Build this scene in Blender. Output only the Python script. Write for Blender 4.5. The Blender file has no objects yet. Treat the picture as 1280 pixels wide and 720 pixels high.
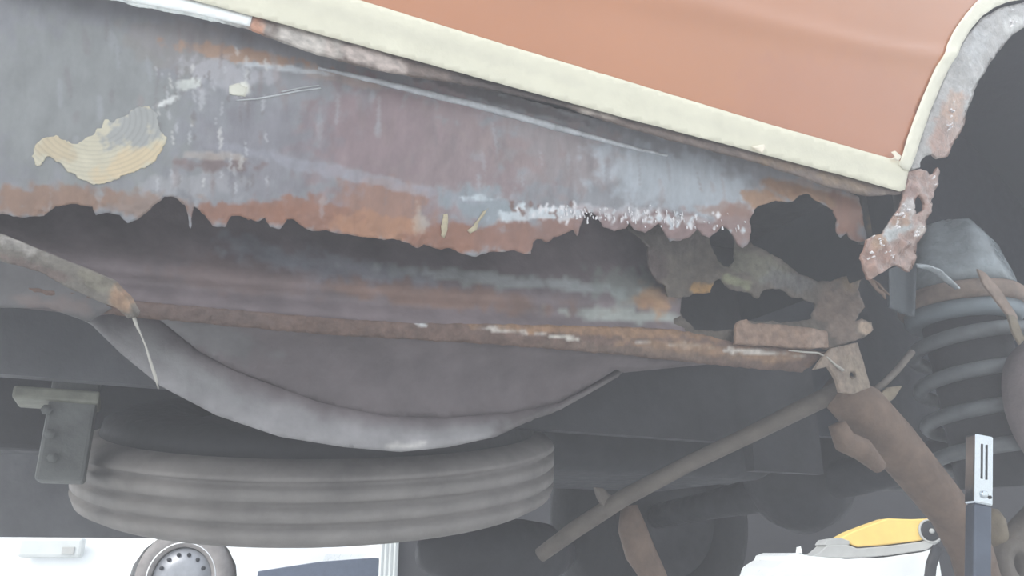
import bpy, bmesh, math, random
import numpy as np
from mathutils import Vector, Matrix, noise, geometry

random.seed(7)
C = bpy.context.scene.collection
scene = bpy.context.scene

# ---------------------------------------------------------------- camera
F_PX = 1000.0
CAM = Vector((0.0, 0.0, 0.5))
PITCH = math.atan(332.0 / F_PX)
cam_d = bpy.data.cameras.new('camera')
cam_d.sensor_width = 36.0
cam_d.lens = 36.0 * F_PX / 1280.0
cam_d.clip_start = 0.02
cam = bpy.data.objects.new('camera', cam_d)
C.objects.link(cam)
cam.location = CAM
cam.rotation_euler = (math.pi / 2 + PITCH, 0, 0)
scene.camera = cam

# ---------------------------------------------------------------- world, sun, exposure
W = bpy.data.worlds.new('overcast_sky')
scene.world = W
W.use_nodes = True
wn = W.node_tree
bg = wn.nodes['Background']
tc = wn.nodes.new('ShaderNodeTexCoord')
sep = wn.nodes.new('ShaderNodeSeparateXYZ')
wn.links.new(tc.outputs['Generated'], sep.inputs[0])
rampw = wn.nodes.new('ShaderNodeValToRGB')
rampw.color_ramp.elements[0].position = 0.0
rampw.color_ramp.elements[0].color = (0.93, 0.97, 1.0, 1)
rampw.color_ramp.elements[1].position = 1.0
rampw.color_ramp.elements[1].color = (0.80, 0.88, 1.0, 1)
wn.links.new(sep.outputs['Z'], rampw.inputs['Fac'])
wn.links.new(rampw.outputs['Color'], bg.inputs['Color'])
bg.inputs['Strength'].default_value = 1.35

sun_d = bpy.data.lights.new('sun', 'SUN')
sun_d.energy = 1.9
sun_d.angle = math.radians(24)
sun_d.color = (1.0, 0.97, 0.92)
sun = bpy.data.objects.new('sun', sun_d)
C.objects.link(sun)
sun.rotation_euler = Vector((0.66, 0.48, -0.58)).to_track_quat('-Z', 'Y').to_euler()

scene.view_settings.view_transform = 'Standard'
scene.view_settings.look = 'None'
scene.view_settings.exposure = 0.36
scene.view_settings.gamma = 1.0
scene.view_settings.use_curve_mapping = False

# ---------------------------------------------------------------- geometry helpers
HEAD = math.radians(65)
UV = Vector((math.sin(HEAD), math.cos(HEAD), 0))       # along the car, towards its front
WV = Vector((-math.cos(HEAD), math.sin(HEAD), 0))      # from the near side of the car to the far side
ZV = Vector((0, 0, 1))
FW = Vector((0, math.cos(PITCH), math.sin(PITCH)))
UPV = Vector((0, -math.sin(PITCH), math.cos(PITCH)))


def ray(x, y):
    return FW + Vector((1, 0, 0)) * ((x - 640) / F_PX) + UPV * ((360 - y) / F_PX)


def on_w(x, y, w):
    d = ray(x, y)
    return CAM + d * (w / d.dot(WV))


def on_plane(x, y, p0, n):
    d = ray(x, y)
    return CAM + d * ((p0 - CAM).dot(n) / d.dot(n))


def at_y(x, y, depth):
    d = ray(x, y)
    return CAM + d * (depth / d.y)


def car(s, w, z):
    return UV * s + WV * w + ZV * z


def lin(c):
    return tuple(((v / 255) / 12.92) if v / 255 <= 0.04045 else (((v / 255) + 0.055) / 1.055) ** 2.4 for v in c[:3])


def interp(pts, x):
    if x <= pts[0][0]:
        return pts[0][1]
    for (a, b), (c, d) in zip(pts, pts[1:]):
        if x <= c:
            return b + (d - b) * (x - a) / (c - a)
    return pts[-1][1]


def fr(x, y, sc, seed=0, octv=4):
    return noise.fractal(Vector((x / sc, y / sc, seed * 7.31)), 1.0, 2.0, octv)


def smooth(a, b, v):
    t = min(1, max(0, (v - a) / (b - a)))
    return t * t * (3 - 2 * t)


def link(name, me, mat, parent=None, shade=True):
    o = bpy.data.objects.new(name, me)
    C.objects.link(o)
    if mat is not None:
        me.materials.append(mat)
    if shade:
        for p in me.polygons:
            p.use_smooth = True
    if parent is not None:
        o.parent = parent
    return o


def tag(o, label, cat, group=None):
    o['label'] = label
    o['category'] = cat
    if group:
        o['group'] = group
    return o


def empty(name, loc, label, cat, group=None):
    o = bpy.data.objects.new(name, None)
    C.objects.link(o)
    o.location = loc
    o.empty_display_size = 0.1
    tag(o, label, cat, group)
    return o


def finish(name, bm, mat, parent=None, shade=True, recalc=True):
    if recalc:
        bmesh.ops.recalc_face_normals(bm, faces=bm.faces)
    me = bpy.data.meshes.new(name)
    bm.to_mesh(me)
    bm.free()
    o = link(name, me, mat, None, shade)
    if parent is not None:
        o.parent = parent
        o.matrix_parent_inverse = Matrix.Translation(parent.location).inverted()
    return o


def inside(poly, pts):
    P = np.asarray(poly, float)
    X, Y = pts[:, 0], pts[:, 1]
    r = np.zeros(len(pts), bool)
    n = len(P)
    for i in range(n):
        x0, y0 = P[i]
        x1, y1 = P[(i + 1) % n]
        if y0 == y1:
            continue
        c = ((y0 > Y) != (y1 > Y)) & (X < (x1 - x0) * (Y - y0) / (y1 - y0) + x0)
        r ^= c
    return r


def resample(poly, step, jit, seed, closed=True):
    out = []
    n = len(poly)
    for i in range(n if closed else n - 1):
        a, b = Vector(poly[i]), Vector(poly[(i + 1) % n])
        L = (b - a).length
        k = max(1, int(round(L / step)))
        for j in range(k):
            p = a.lerp(b, j / k)
            if jit and j:
                t = (b - a).normalized()
                nn = Vector((-t.y, t.x))
                p = p + nn * jit * fr(p.x, p.y, 9, seed, 3)
            out.append((p.x, p.y))
    return out


def sheet(name, outer, surf, mat, parent, thick=0.0015, res=8, holes=(), colour=None, disp=0.0, dsc=30, jit=0.0, seed=1, edge_curl=None):
    """A sheet of metal with thickness: outline and holes cut out of a surface that stands in the scene."""
    outer_r = resample(outer, res, jit, seed)
    holes_r = [resample(h, max(2.0, res * 0.6), jit, seed + 1) for h in holes]
    rings = [outer_r] + holes_r
    V, E = [], []
    for rg in rings:
        b = len(V)
        V += [Vector(p) for p in rg]
        E += [(b + i, b + (i + 1) % len(rg)) for i in range(len(rg))]
    xs = [p[0] for p in outer_r]
    ys = [p[1] for p in outer_r]
    gx = np.arange(min(xs), max(xs), res)
    gy = np.arange(min(ys), max(ys), res * 0.87)
    G = np.array([(x + (res / 2 if j % 2 else 0), y) for j, y in enumerate(gy) for x in gx])
    m = inside(outer_r, G)
    for h in holes_r:
        m &= ~inside(h, G)
    G = G[m]
    B = np.array([tuple(v) for v in V])
    keep = np.ones(len(G), bool)
    for i0 in range(0, len(G), 400):
        d = ((G[i0:i0 + 400, None, :] - B[None]) ** 2).sum(2).min(1)
        keep[i0:i0 + 400] = d > (res * 0.55) ** 2
    G = G[keep]
    V += [Vector((a, b)) for a, b in G]
    vo, eo, fo, *_ = geometry.delaunay_2d_cdt(V, E, [], 0, 1e-4)
    cen = np.array([tuple((vo[f[0]] + vo[f[1]] + vo[f[2]]) / 3) for f in fo])
    ok = inside(outer_r, cen)
    for h in holes_r:
        ok &= ~inside(h, cen)
    tris = [tuple(f) for f, k in zip(fo, ok) if k]
    used = sorted({i for t in tris for i in t})
    idx = {i: k for k, i in enumerate(used)}
    px = [tuple(vo[i]) for i in used]
    tris = [tuple(idx[i] for i in t) for t in tris]
    p3 = [surf(x, y) for x, y in px]
    # orient towards the camera side
    a, b, c = (p3[i] for i in tris[0])
    if (b - a).cross(c - a).dot(CAM - a) < 0:
        tris = [(t[0], t[2], t[1]) for t in tris]
    nrm = [Vector((0, 0, 0)) for _ in p3]
    for t in tris:
        n = (p3[t[1]] - p3[t[0]]).cross(p3[t[2]] - p3[t[0]])
        for i in t:
            nrm[i] += n
    nrm = [n.normalized() if n.length else Vector((0, -1, 0)) for n in nrm]
    if disp:
        p3 = [p + n * (disp * fr(x, y, dsc, seed + 3)) for p, n, (x, y) in zip(p3, nrm, px)]
    if edge_curl:
        p3 = [p + n * edge_curl(x, y) for p, n, (x, y) in zip(p3, nrm, px)]
    N = len(p3)
    verts = p3 + [p - n * thick for p, n in zip(p3, nrm)]
    cnt = {}
    for t in tris:
        for i in range(3):
            cnt[(t[i], t[(i + 1) % 3])] = True
    faces = list(tris) + [(t[2] + N, t[1] + N, t[0] + N) for t in tris]
    for (i, j) in list(cnt):
        if (j, i) not in cnt:
            faces.append((j, i, i + N, j + N))
    me = bpy.data.meshes.new(name)
    me.from_pydata([tuple(v) for v in verts], [], faces)
    me.update()
    if colour:
        cols = [colour(x, y) for x, y in px]
        at = me.color_attributes.new('Col', 'FLOAT_COLOR', 'POINT')
        flat = np.ones((2 * N, 4), np.float32)
        flat[:N, :3] = cols
        flat[N:, :3] = cols
        at.data.foreach_set('color', flat.ravel())
    for p in me.polygons:
        p.use_smooth = len(p.vertices) == 3
    o = link(name, me, mat, None, False)
    if parent is not None:
        o.parent = parent
        o.matrix_parent_inverse = Matrix.Translation(parent.location).inverted()
    return o


def painter(base, blobs, seed=0, mott=0.10, msc=35):
    """Albedo of a worn surface: a base colour and blotches of rust, primer, filler, bare metal or painted shade and shine."""
    base = Vector(lin(base))
    bl = [(cx, cy, rx, ry, math.radians(an), Vector(lin(col)), st, rag) for cx, cy, rx, ry, an, col, st, rag in blobs]

    def f(x, y):
        c = base * (1 + mott * fr(x, y, msc, seed))
        for k, (cx, cy, rx, ry, an, col, st, rag) in enumerate(bl):
            dx, dy = x - cx, y - cy
            if abs(dx) > 1.8 * (rx + ry) or abs(dy) > 1.8 * (rx + ry):
                continue
            ca, sa = math.cos(an), math.sin(an)
            e = math.hypot((dx * ca + dy * sa) / rx, (-dx * sa + dy * ca) / ry)
            e += rag * fr(x, y, 16, seed + k, 4)
            t = st * (1 - smooth(0.65, 1.1, e))
            if t > 0:
                c = c.lerp(col * (1 + 0.5 * mott * fr(x, y, 7, k)), t)
        return tuple(max(0.002, v) for v in c)
    return f


def tube(name, pts, radii, mat, parent=None, seg=16, cap=True, flat=None):
    bm = bmesh.new()
    rings = []
    up = None
    n = len(pts)
    for i, p in enumerate(pts):
        t = (pts[min(i + 1, n - 1)] - pts[max(i - 1, 0)]).normalized()
        if up is None:
            up = Vector((0, 0, 1)) if abs(t.z) < 0.9 else Vector((1, 0, 0))
        sx = t.cross(up).normalized()
        up = sx.cross(t).normalized()
        r = radii[i] if hasattr(radii, '__len__') else radii
        ry = r * (flat or 1.0)
        rings.append([bm.verts.new(p + sx * math.cos(a) * r + up * math.sin(a) * ry) for a in [2 * math.pi * k / seg for k in range(seg)]])
    for A, B in zip(rings, rings[1:]):
        for k in range(seg):
            bm.faces.new((A[k], A[(k + 1) % seg], B[(k + 1) % seg], B[k]))
    if cap:
        bm.faces.new(rings[0])
        bm.faces.new(list(reversed(rings[-1])))
    return finish(name, bm, mat, parent)


def lathe(name, prof, origin, axis, mat, parent=None, seg=64, closed=False, ripple=None):
    """prof: (radius, height along the axis)."""
    axis = axis.normalized()
    e1 = axis.orthogonal().normalized()
    e2 = axis.cross(e1)
    bm = bmesh.new()
    rings = []
    for r, h in prof:
        ring = []
        for k in range(seg):
            a = 2 * math.pi * k / seg
            rr = r + (ripple(a, h) if ripple else 0)
            ring.append(bm.verts.new(origin + axis * h + (e1 * math.cos(a) + e2 * math.sin(a)) * max(rr, 1e-4)))
        rings.append(ring)
    pairs = list(zip(rings, rings[1:]))
    if closed:
        pairs.append((rings[-1], rings[0]))
    for A, B in pairs:
        for k in range(seg):
            bm.faces.new((A[k], A[(k + 1) % seg], B[(k + 1) % seg], B[k]))
    if not closed:
        if prof[0][0] > 1e-3:
            bm.faces.new(rings[0])
        if prof[-1][0] > 1e-3:
            bm.faces.new(rings[-1])
    return finish(name, bm, mat, parent)


def box(name, o, ex, ey, ez, mat, parent=None, bevel=0.0, shade=False):
    """Box from corner o along three edge vectors."""
    bm = bmesh.new()
    v = [bm.verts.new(o + ex * i + ey * j + ez * k) for i in (0, 1) for j in (0, 1) for k in (0, 1)]
    for q in ((0, 1, 3, 2), (4, 6, 7, 5), (0, 4, 5, 1), (2, 3, 7, 6), (0, 2, 6, 4), (1, 5, 7, 3)):
        bm.faces.new([v[i] for i in q])
    bmesh.ops.recalc_face_normals(bm, faces=bm.faces)
    if bevel:
        bmesh.ops.bevel(bm, geom=bm.edges[:], offset=bevel, segments=2, affect='EDGES', profile=0.5)
    return finish(name, bm, mat, parent, shade)


def prism(name, pts, depth_vec, mat, parent=None, bevel=0.0, hole=None):
    """Closed 3-D outline pushed along depth_vec."""
    bm = bmesh.new()
    a = [bm.verts.new(p) for p in pts]
    b = [bm.verts.new(p + depth_vec) for p in pts]
    n = len(a)
    bm.faces.new(a)
    bm.faces.new(list(reversed(b)))
    for i in range(n):
        bm.faces.new((a[i], b[i], b[(i + 1) % n], a[(i + 1) % n]))
    bmesh.ops.recalc_face_normals(bm, faces=bm.faces)
    if bevel:
        bmesh.ops.bevel(bm, geom=bm.edges[:], offset=bevel, segments=2, affect='EDGES', profile=0.5)
    bmesh.ops.triangulate(bm, faces=[f for f in bm.faces if len(f.verts) > 4])
    return finish(name, bm, mat, parent, False)


# ---------------------------------------------------------------- materials
def principled(name):
    m = bpy.data.materials.new(name)
    m.use_nodes = True
    return m, m.node_tree, m.node_tree.nodes['Principled BSDF']


def worn(name, rough=(0.4, 0.75), bump=0.3, bsc=60, attr=True, col=(120, 120, 120), var=0.25, vsc=40, metal=0.0, spec=0.4, streak=None, coat=0.0):
    m, t, b = principled(name)
    N, L = t.nodes, t.links
    co = N.new('ShaderNodeTexCoord')
    mp = N.new('ShaderNodeMapping')
    if streak:
        mp.inputs['Scale'].default_value = streak
    L.new(co.outputs['Object'], mp.inputs[0])
    n1 = N.new('ShaderNodeTexNoise')
    n1.inputs['Scale'].default_value = vsc
    n1.inputs['Detail'].default_value = 6
    n1.inputs['Roughness'].default_value = 0.62
    L.new(mp.outputs[0], n1.inputs['Vector'])
    n2 = N.new('ShaderNodeTexNoise')
    n2.inputs['Scale'].default_value = bsc
    n2.inputs['Detail'].default_value = 8
    n2.inputs['Roughness'].default_value = 0.6
    L.new(mp.outputs[0], n2.inputs['Vector'])
    mr = N.new('ShaderNodeMapRange')
    mr.inputs[1].default_value = 0.3
    mr.inputs[2].default_value = 0.7
    mr.inputs[3].default_value = 1 - var
    mr.inputs[4].default_value = 1 + var
    L.new(n1.outputs['Fac'], mr.inputs[0])
    vm = N.new('ShaderNodeVectorMath')
    vm.operation = 'SCALE'
    if attr:
        at = N.new('ShaderNodeAttribute')
        at.attribute_name = 'Col'
        L.new(at.outputs['Color'], vm.inputs[0])
    else:
        vm.inputs[0].default_value = lin(col)
    L.new(mr.outputs[0], vm.inputs['Scale'])
    L.new(vm.outputs[0], b.inputs['Base Color'])
    rr = N.new('ShaderNodeMapRange')
    rr.inputs[1].default_value = 0.3
    rr.inputs[2].default_value = 0.7
    rr.inputs[3].default_value = rough[0]
    rr.inputs[4].default_value = rough[1]
    L.new(n2.outputs['Fac'], rr.inputs[0])
    L.new(rr.outputs[0], b.inputs['Roughness'])
    bp = N.new('ShaderNodeBump')
    bp.inputs['Strength'].default_value = bump
    bp.inputs['Distance'].default_value = 0.004
    L.new(n2.outputs['Fac'], bp.inputs['Height'])
    L.new(bp.outputs[0], b.inputs['Normal'])
    b.inputs['Metallic'].default_value = metal
    b.inputs['Specular IOR Level'].default_value = spec
    b.inputs['Coat Weight'].default_value = coat
    b.inputs['Coat Roughness'].default_value = 0.12
    return m


M_paint = worn('orange_car_paint', (0.30, 0.38), 0.02, 30, True, var=0.03, vsc=6, spec=0.5, coat=0.6)
M_tape = worn('masking_tape_paper', (0.7, 0.9), 0.15, 220, True, var=0.05, vsc=30, spec=0.2)
M_valance = worn('worn_primer_and_underseal', (0.28, 0.6), 0.12, 70, True, var=0.16, vsc=70, spec=0.5, streak=(1, 1, 0.35))
M_rust = worn('flaking_rust', (0.45, 0.9), 0.7, 130, True, var=0.35, vsc=90, spec=0.4)
M_rustwet = worn('scabby_rusted_lip', (0.08, 0.5), 1.0, 75, True, var=0.3, vsc=70, spec=0.8, coat=0.5)
M_under = worn('dirty_underseal', (0.5, 0.85), 0.35, 60, True, var=0.25, vsc=25, spec=0.35)
M_dark = worn('black_underbody', (0.5, 0.8), 0.35, 40, False, (52, 52, 58), 0.3, 14)
M_liner = worn('dark_wheel_housing_underseal', (0.45, 0.7), 0.3, 50, False, (34, 39, 50), 0.2, 12)
M_tyre = worn('dusty_tyre_rubber', (0.6, 0.85), 0.2, 120, False, (140, 135, 134), 0.22, 18, spec=0.3)
M_tyre_dark = worn('black_tyre_rubber', (0.6, 0.85), 0.2, 90, False, (48, 48, 52), 0.2, 18, spec=0.3)
M_pipe = worn('dull_brown_rusted_tube', (0.55, 0.85), 0.5, 90, False, (120, 100, 88), 0.3, 35)
M_rod = worn('dusty_brown_rod', (0.55, 0.85), 0.4, 80, False, (112, 104, 98), 0.25, 30)
M_spring = worn('black_spring_paint', (0.3, 0.5), 0.2, 60, False, (106, 110, 114), 0.2, 40, spec=0.5)
M_seat = worn('brown_spring_seat', (0.5, 0.8), 0.4, 90, False, (142, 124, 114), 0.3, 40)
M_isol = worn('grey_rubber_isolator', (0.4, 0.6), 0.1, 90, False, (132, 142, 150), 0.1, 30)
M_tower = worn('grey_spring_tower_metal', (0.15, 0.45), 0.5, 40, False, (138, 146, 152), 0.35, 30, spec=0.7)
M_brk = worn('grey_bracket_steel', (0.4, 0.8), 0.5, 60, False, (112, 114, 114), 0.35, 30)
M_brk2 = worn('pale_bracket_flange', (0.5, 0.8), 0.4, 60, False, (142, 142, 132), 0.3, 40)
M_liner2 = worn('grey_inner_flange', (0.35, 0.6), 0.3, 50, False, (76, 82, 88), 0.25, 30)
M_glint = worn('painted_fold_glint', (0.12, 0.35), 0.4, 90, False, (168, 174, 180), 0.3, 60, spec=0.8)  # pale colour stands for the highlight streak on the tower fold
M_veil = worn('veil_grey_underbody', (0.55, 0.85), 0.35, 40, False, (108, 109, 114), 0.22, 12)  # lighter underbody at the left, the veil put into its colour
M_drum = worn('dusty_brake_drum', (0.5, 0.8), 0.3, 90, False, (138, 126, 128), 0.2, 40)
M_tan = worn('tan_gusset_dirt', (0.6, 0.85), 0.4, 90, False, (132, 120, 104), 0.25, 50)
M_flake_glint = worn('bright_flakes_and_glints', (0.08, 0.35), 0.6, 150, False, (232, 228, 232), 0.15, 200, spec=0.8)
M_filler = worn('cream_body_filler', (0.5, 0.75), 0.15, 120, True, var=0.06, vsc=60, spec=0.35)
M_concrete = worn('pale_concrete', (0.7, 0.9), 0.2, 30, False, (214, 215, 214), 0.08, 3)
M_wall = worn('dark_workshop_wall', (0.7, 0.9), 0.2, 12, False, (58, 58, 62), 0.12, 2)
M_jamb = worn('pale_grey_door_jamb', (0.5, 0.7), 0.1, 30, False, (205, 208, 208), 0.06, 8)
M_white = worn('white_gloss_paint', (0.25, 0.4), 0.05, 20, False, (240, 242, 242), 0.02, 6, spec=0.5)
M_silver = worn('white_car_paint', (0.25, 0.35), 0.02, 20, False, (244, 246, 248), 0.03, 3, coat=0.6)
M_glass_dark = worn('dark_blue_glass', (0.05, 0.1), 0.0, 20, False, (60, 78, 100), 0.05, 3, spec=0.8)
M_alloy = worn('grey_alloy', (0.3, 0.45), 0.05, 60, False, (150, 152, 158), 0.1, 30, metal=0.3)
M_rimwhite = worn('white_rim_band', (0.3, 0.4), 0.02, 60, False, (235, 237, 240), 0.03, 30)
M_yellow = worn('yellow_jack_paint', (0.35, 0.5), 0.08, 60, False, (244, 208, 122), 0.06, 18)
M_palegrey = worn('pale_grey_jack_frame', (0.4, 0.6), 0.08, 60, False, (178, 178, 176), 0.08, 18)
M_black = worn('black_rubber_wheel', (0.5, 0.7), 0.1, 60, False, (45, 46, 50), 0.1, 30)
M_chrome = worn('chrome_plating', (0.06, 0.2), 0.1, 60, False, (225, 232, 240), 0.04, 20, metal=1.0)
M_blue = worn('dark_blue_grey_steel', (0.3, 0.5), 0.15, 70, False, (92, 100, 116), 0.15, 30, metal=0.5)
M_hole = worn('dark_slot', (0.5, 0.7), 0.1, 60, False, (26, 30, 38), 0.1, 30)
M_wire = worn('pale_bare_wire', (0.25, 0.4), 0.1, 90, False, (176, 172, 166), 0.1, 60)


# ---------------------------------------------------------------- the setting
def struct(name, o):
    o.name = name
    o['kind'] = 'structure'
    return o


struct('floor', box('floor', Vector((-14, -4, -0.1)), Vector((28, 0, 0)), Vector((0, 40, 0)), Vector((0, 0, 0.1)), M_concrete))
WY = 4.6
jx0 = at_y(475, 700, WY).x
jx1 = at_y(498, 700, WY).x
struct('wall_back', box('wall_back', Vector((jx1, WY, 0)), Vector((9.0, 0, 0)), Vector((0, 0.2, 0)), Vector((0, 0, 2.8)), M_wall))
# ridged pale door jamb at the edge of the opening
bm = bmesh.new()
prof = []
nr = 8
for i in range(nr + 1):
    x = jx0 + (jx1 - jx0) * i / nr
    prof.append((x, WY - 0.03 - (0.012 if i % 2 else 0.0)))
prof += [(jx1, WY + 0.22), (jx0, WY + 0.22)]
lo = [bm.verts.new((x, y, 0)) for x, y in prof]
hi = [bm.verts.new((x, y, 2.8)) for x, y in prof]
for i in range(len(prof)):
    j = (i + 1) % len(prof)
    bm.faces.new((lo[i], lo[j], hi[j], hi[i]))
bm.faces.new(lo)
bm.faces.new(hi)
struct('trim_1', finish('trim_1', bm, M_jamb, None, False))

# ---------------------------------------------------------------- the car: surfaces
D0 = 0.65
p_top = on_w(640, 112, D0) + WV * 0.022
AL = math.radians(20)
N_VAL = (-WV * math.cos(AL) - ZV * math.sin(AL)).normalized()
CARTAPE = [(-260, -140), (245, -2), (350, 26), (400, 40), (800, 150), (1000, 203), (1130, 238)]
RIDGE = [(-300, -260), (500, -80), (860, 6), (1000, 40), (1100, 62), (1170, 72), (1400, 60)]


def s_panel(x, y):
    p = on_w(x, y, D0)
    d = interp(RIDGE, x) - y                # above the swage line the panel leans in
    off = 0.00006 * max(0, min(d, 300) - 30) - 0.005 * math.exp(-(d / interp([(600, 26), (1170, 9)], x)) ** 2)
    low = interp(CARTAPE, x) - y             # the bottom rolls under
    off += 0.006 * (1 - smooth(-6, 46, low))
    return p + WV * off


def s_tape(x, y):
    return s_panel(x, y) - WV * 0.0022


def s_flange(x, y):
    d = y - interp(CARTAPE, x)
    return on_w(x, y, D0 + 0.010 - 0.0004 * max(-12, min(30, d)))


def s_val(x, y):
    p = on_plane(x, y, p_top, N_VAL)
    # the panel rounds in towards its top edge and bellies out in the middle
    return p - N_VAL * (0.012 * smooth(90, 0, y - interp(CARTAPE, x) - 12) ** 2 - 0.004 * math.sin(x / 170.0))


LIPTOP = [(-430, 299), (-160, 334), (165, 376), (300, 388), (420, 398), (520, 405), (620, 410), (720, 418), (850, 425), (915, 428), (1060, 440)]
LIPBOT = [(-430, 322), (-160, 356), (170, 396), (300, 408), (400, 418), (560, 427), (700, 437), (900, 457), (1000, 466), (1060, 470)]


def s_lip(x, y):
    t = (y - interp(LIPTOP, x)) / 25
    return on_w(x, y, 0.745 + 0.008 * t * t)


def s_inner(x, y):
    # a pressed inner skin: a rolled ridge runs along it
    h = interp(LIPTOP, x) - y
    w = 0.752 + 0.055 * smooth(0, 110, h) + 0.012 * math.exp(-((h - 22) / 10) ** 2) - 0.006 * math.exp(-((h - 48) / 14) ** 2)
    return on_w(x, y, w)


def s_web(x, y):
    return on_w(x, y, 0.762 + 0.010 * math.sin(x / 28.0 + y / 40.0))


CRES_IN = [(60, 372), (185, 388), (250, 440), (310, 472), (400, 505), (480, 522), (560, 524), (640, 518), (700, 505), (770, 462)]
CRES_OUT = [(60, 360), (100, 395), (150, 440), (200, 481), (270, 518), (350, 545), (430, 558), (500, 564), (560, 558), (620, 545), (690, 512), (770, 464)]


def s_well(x, y):
    t = (y - interp(LIPBOT, x)) / 120
    return on_w(x, y, 0.762 + 0.05 * t + 0.02 * math.sin(min(1, max(0, t)) * math.pi))


def s_cres(x, y):
    a, b = interp(CRES_IN, x), interp(CRES_OUT, x)
    t = min(1, max(0, (y - a) / max(6, b - a)))
    return s_well(x, a) * 0 + on_w(x, y, 0.806 - 0.012 * t + 0.02 * max(0, t - 0.8))


CARBASE = car(0.6, 1.4, 0)
car_root = empty('car', CARBASE, 'orange classic car raised off the ground, rusted through along its lower rear panel', 'car')

# ---- painted quarter panel
def proj(p):
    q = p - CAM
    d = q.dot(FW)
    return (640 + F_PX * q.x / d, 360 - F_PX * q.dot(UPV) / d)


def sz(x, y):
    p = on_w(x, y, D0)
    return (p.dot(UV), p.z)


HC, HZ = 1.41, 0.98              # centre of the wheel arch along the car and its height
arch_left = [(1128, 222), (1136, 190), (1152, 140), (1172, 95), (1196, 50), (1226, 14), (1270, -6)]
a_sz = [sz(*p) for p in arch_left]
a_sz += [(1.33, a_sz[-1][1] + 0.045), (HC, a_sz[-1][1] + 0.06)]
a_right = [(2 * HC - q[0], q[1]) for q in reversed(a_sz[:-1])]


def ring(off, pts):
    out = []
    for q in pts:
        v = Vector((q[0] - HC, q[1] - HZ))
        v = v * (1 + off / v.length)
        out.append(proj(car(HC + v.x, D0, HZ + v.y)))
    return out


arch = arch_left + ring(0, a_sz[7:] + a_right)
rest = a_sz[7:] + a_right
panel_poly = [(-260, -165), (245, -22), (400, 22), (800, 133), (1000, 190)] + arch + [proj(car(q[0], D0, q[1])) for q in ((2.6, a_sz[0][1] - 0.02), (2.6, 1.72), (1.6, 1.74))] + [(640, -330), (-260, -420)]
sheet('quarter_panel', panel_poly, s_panel, M_paint, car_root, 0.0015, 10,
      colour=painter((191, 124, 82), [(1050, 150, 150, 90, 15, (184, 118, 86), 0.6, 0.3)], 3, 0.03, 120))

# ---- masking tape: things of their own
t1 = sheet('masking_tape', [(-260, -228), (200, -74), (440, -1), (620, 54), (800, 108), (960, 156), (1128, 203), (1136, 212), (1134, 236), (1128, 238),
                            (1060, 219), (1000, 203), (930, 184), (800, 150), (600, 95), (400, 40), (350, 26), (245, -2), (-260, -140)],
           s_tape, M_tape, None, 0.0003, 6, jit=0.4,
           colour=painter((234, 229, 210), [(500, 40, 300, 8, 16, (224, 219, 202), 0.6, 0.3), (1000, 185, 200, 6, 16, (226, 221, 204), 0.5, 0.4)], 5, 0.04, 60))
tag(t1, 'long straight strip of cream masking tape along the bottom of the orange paint', 'tape')


def s_tape2(x, y):
    return s_panel(x, y) - WV * 0.0034


t2 = sheet('masking_tape', [(1122, 206), (1131, 176), (1140, 150), (1152, 120), (1166, 88), (1190, 40), (1206, 18), (1224, -2), (1255, -24)] + ring(0.010, rest) + list(reversed(ring(-0.010, rest))) + [
                            (1280, -1), (1256, 4), (1240, 11), (1226, 21), (1212, 37), (1200, 56), (1188, 78), (1176, 103), (1160, 141), (1148, 176), (1142, 196), (1136, 214), (1128, 212)],
           s_tape2, M_tape, None, 0.0003, 5, jit=0.5,
           colour=painter((238, 234, 218), [(1160, 140, 12, 90, 25, (228, 223, 206), 0.5, 0.3)], 6, 0.04, 30))
tag(t2, 'narrow strip of cream masking tape curving up around the wheel arch edge', 'tape')


def scrap(pts, lift, label):
    def sf(x, y):
        return s_tape2(x, y) - WV * (0.0016 + lift * abs(x - pts[0][0]) / 12)
    o = sheet('tape_scrap', pts, sf, M_tape, None, 0.0003, 3, colour=painter((238, 228, 212), [], 4))
    tag(o, label, 'tape scrap')


scrap([(940, 183), (952, 182), (954, 187), (951, 193), (948, 190), (944, 187)], 0.004, 'tiny torn scrap of tape halfway along the straight tape')
scrap([(1110, 192), (1114, 191), (1121, 199), (1118, 204), (1113, 201), (1108, 202), (1114, 198)], 0.004, 'tiny torn scrap of tape in the corner where the two tapes meet')

# ---- flange of the body side below the tape
fl_poly = [(-200, -150), (150, -28), (245, -8), (350, 20), (400, 34), (600, 90), (800, 144), (1000, 197), (1128, 234), (1126, 242), (1083, 244), (1030, 231), (960, 206), (880, 185), (800, 163),
           (770, 154), (700, 130), (620, 112), (560, 101), (520, 95), (470, 86), (400, 68), (350, 50), (312, 35), (240, 18), (180, 7), (100, -12), (-200, -90)]
sheet('panel_flange', fl_poly, s_flange, M_rust, car_root, 0.002, 5, jit=1.2, disp=0.0006, dsc=20,
      colour=painter((112, 98, 92), [
          (160, 0, 160, 34, 15, (246, 250, 250), 1.0, 0.05), (322, 31, 10, 20, 16, (196, 146, 122), 1.0, 0.05),
          (380, 48, 52, 22, 16, (192, 184, 178), 0.95, 0.35), (465, 73, 56, 14, 15, (184, 170, 164), 0.9, 0.5), (745, 140, 45, 5, 15, (178, 168, 160), 0.8, 0.5),
          (640, 112, 90, 14, 15, (74, 66, 66), 0.8, 0.3), (980, 206, 60, 8, 15, (124, 104, 86), 0.8, 0.6), (1060, 228, 50, 10, 15, (128, 108, 88), 0.7, 0.6)], 11, 0.2, 18))  # dark middle: shade of the gap put into the colour

wfl = sheet('white_flange', [(96, -40), (150, -28), (245, -7), (318, 11), (312, 33.5), (240, 17), (180, 6), (100, -12)], lambda x, y: s_flange(x, y) - WV * 0.0016, M_white, car_root, 0.001, 5)
wfl['label'] = 'bright white length of the flange below the tape'

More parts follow.
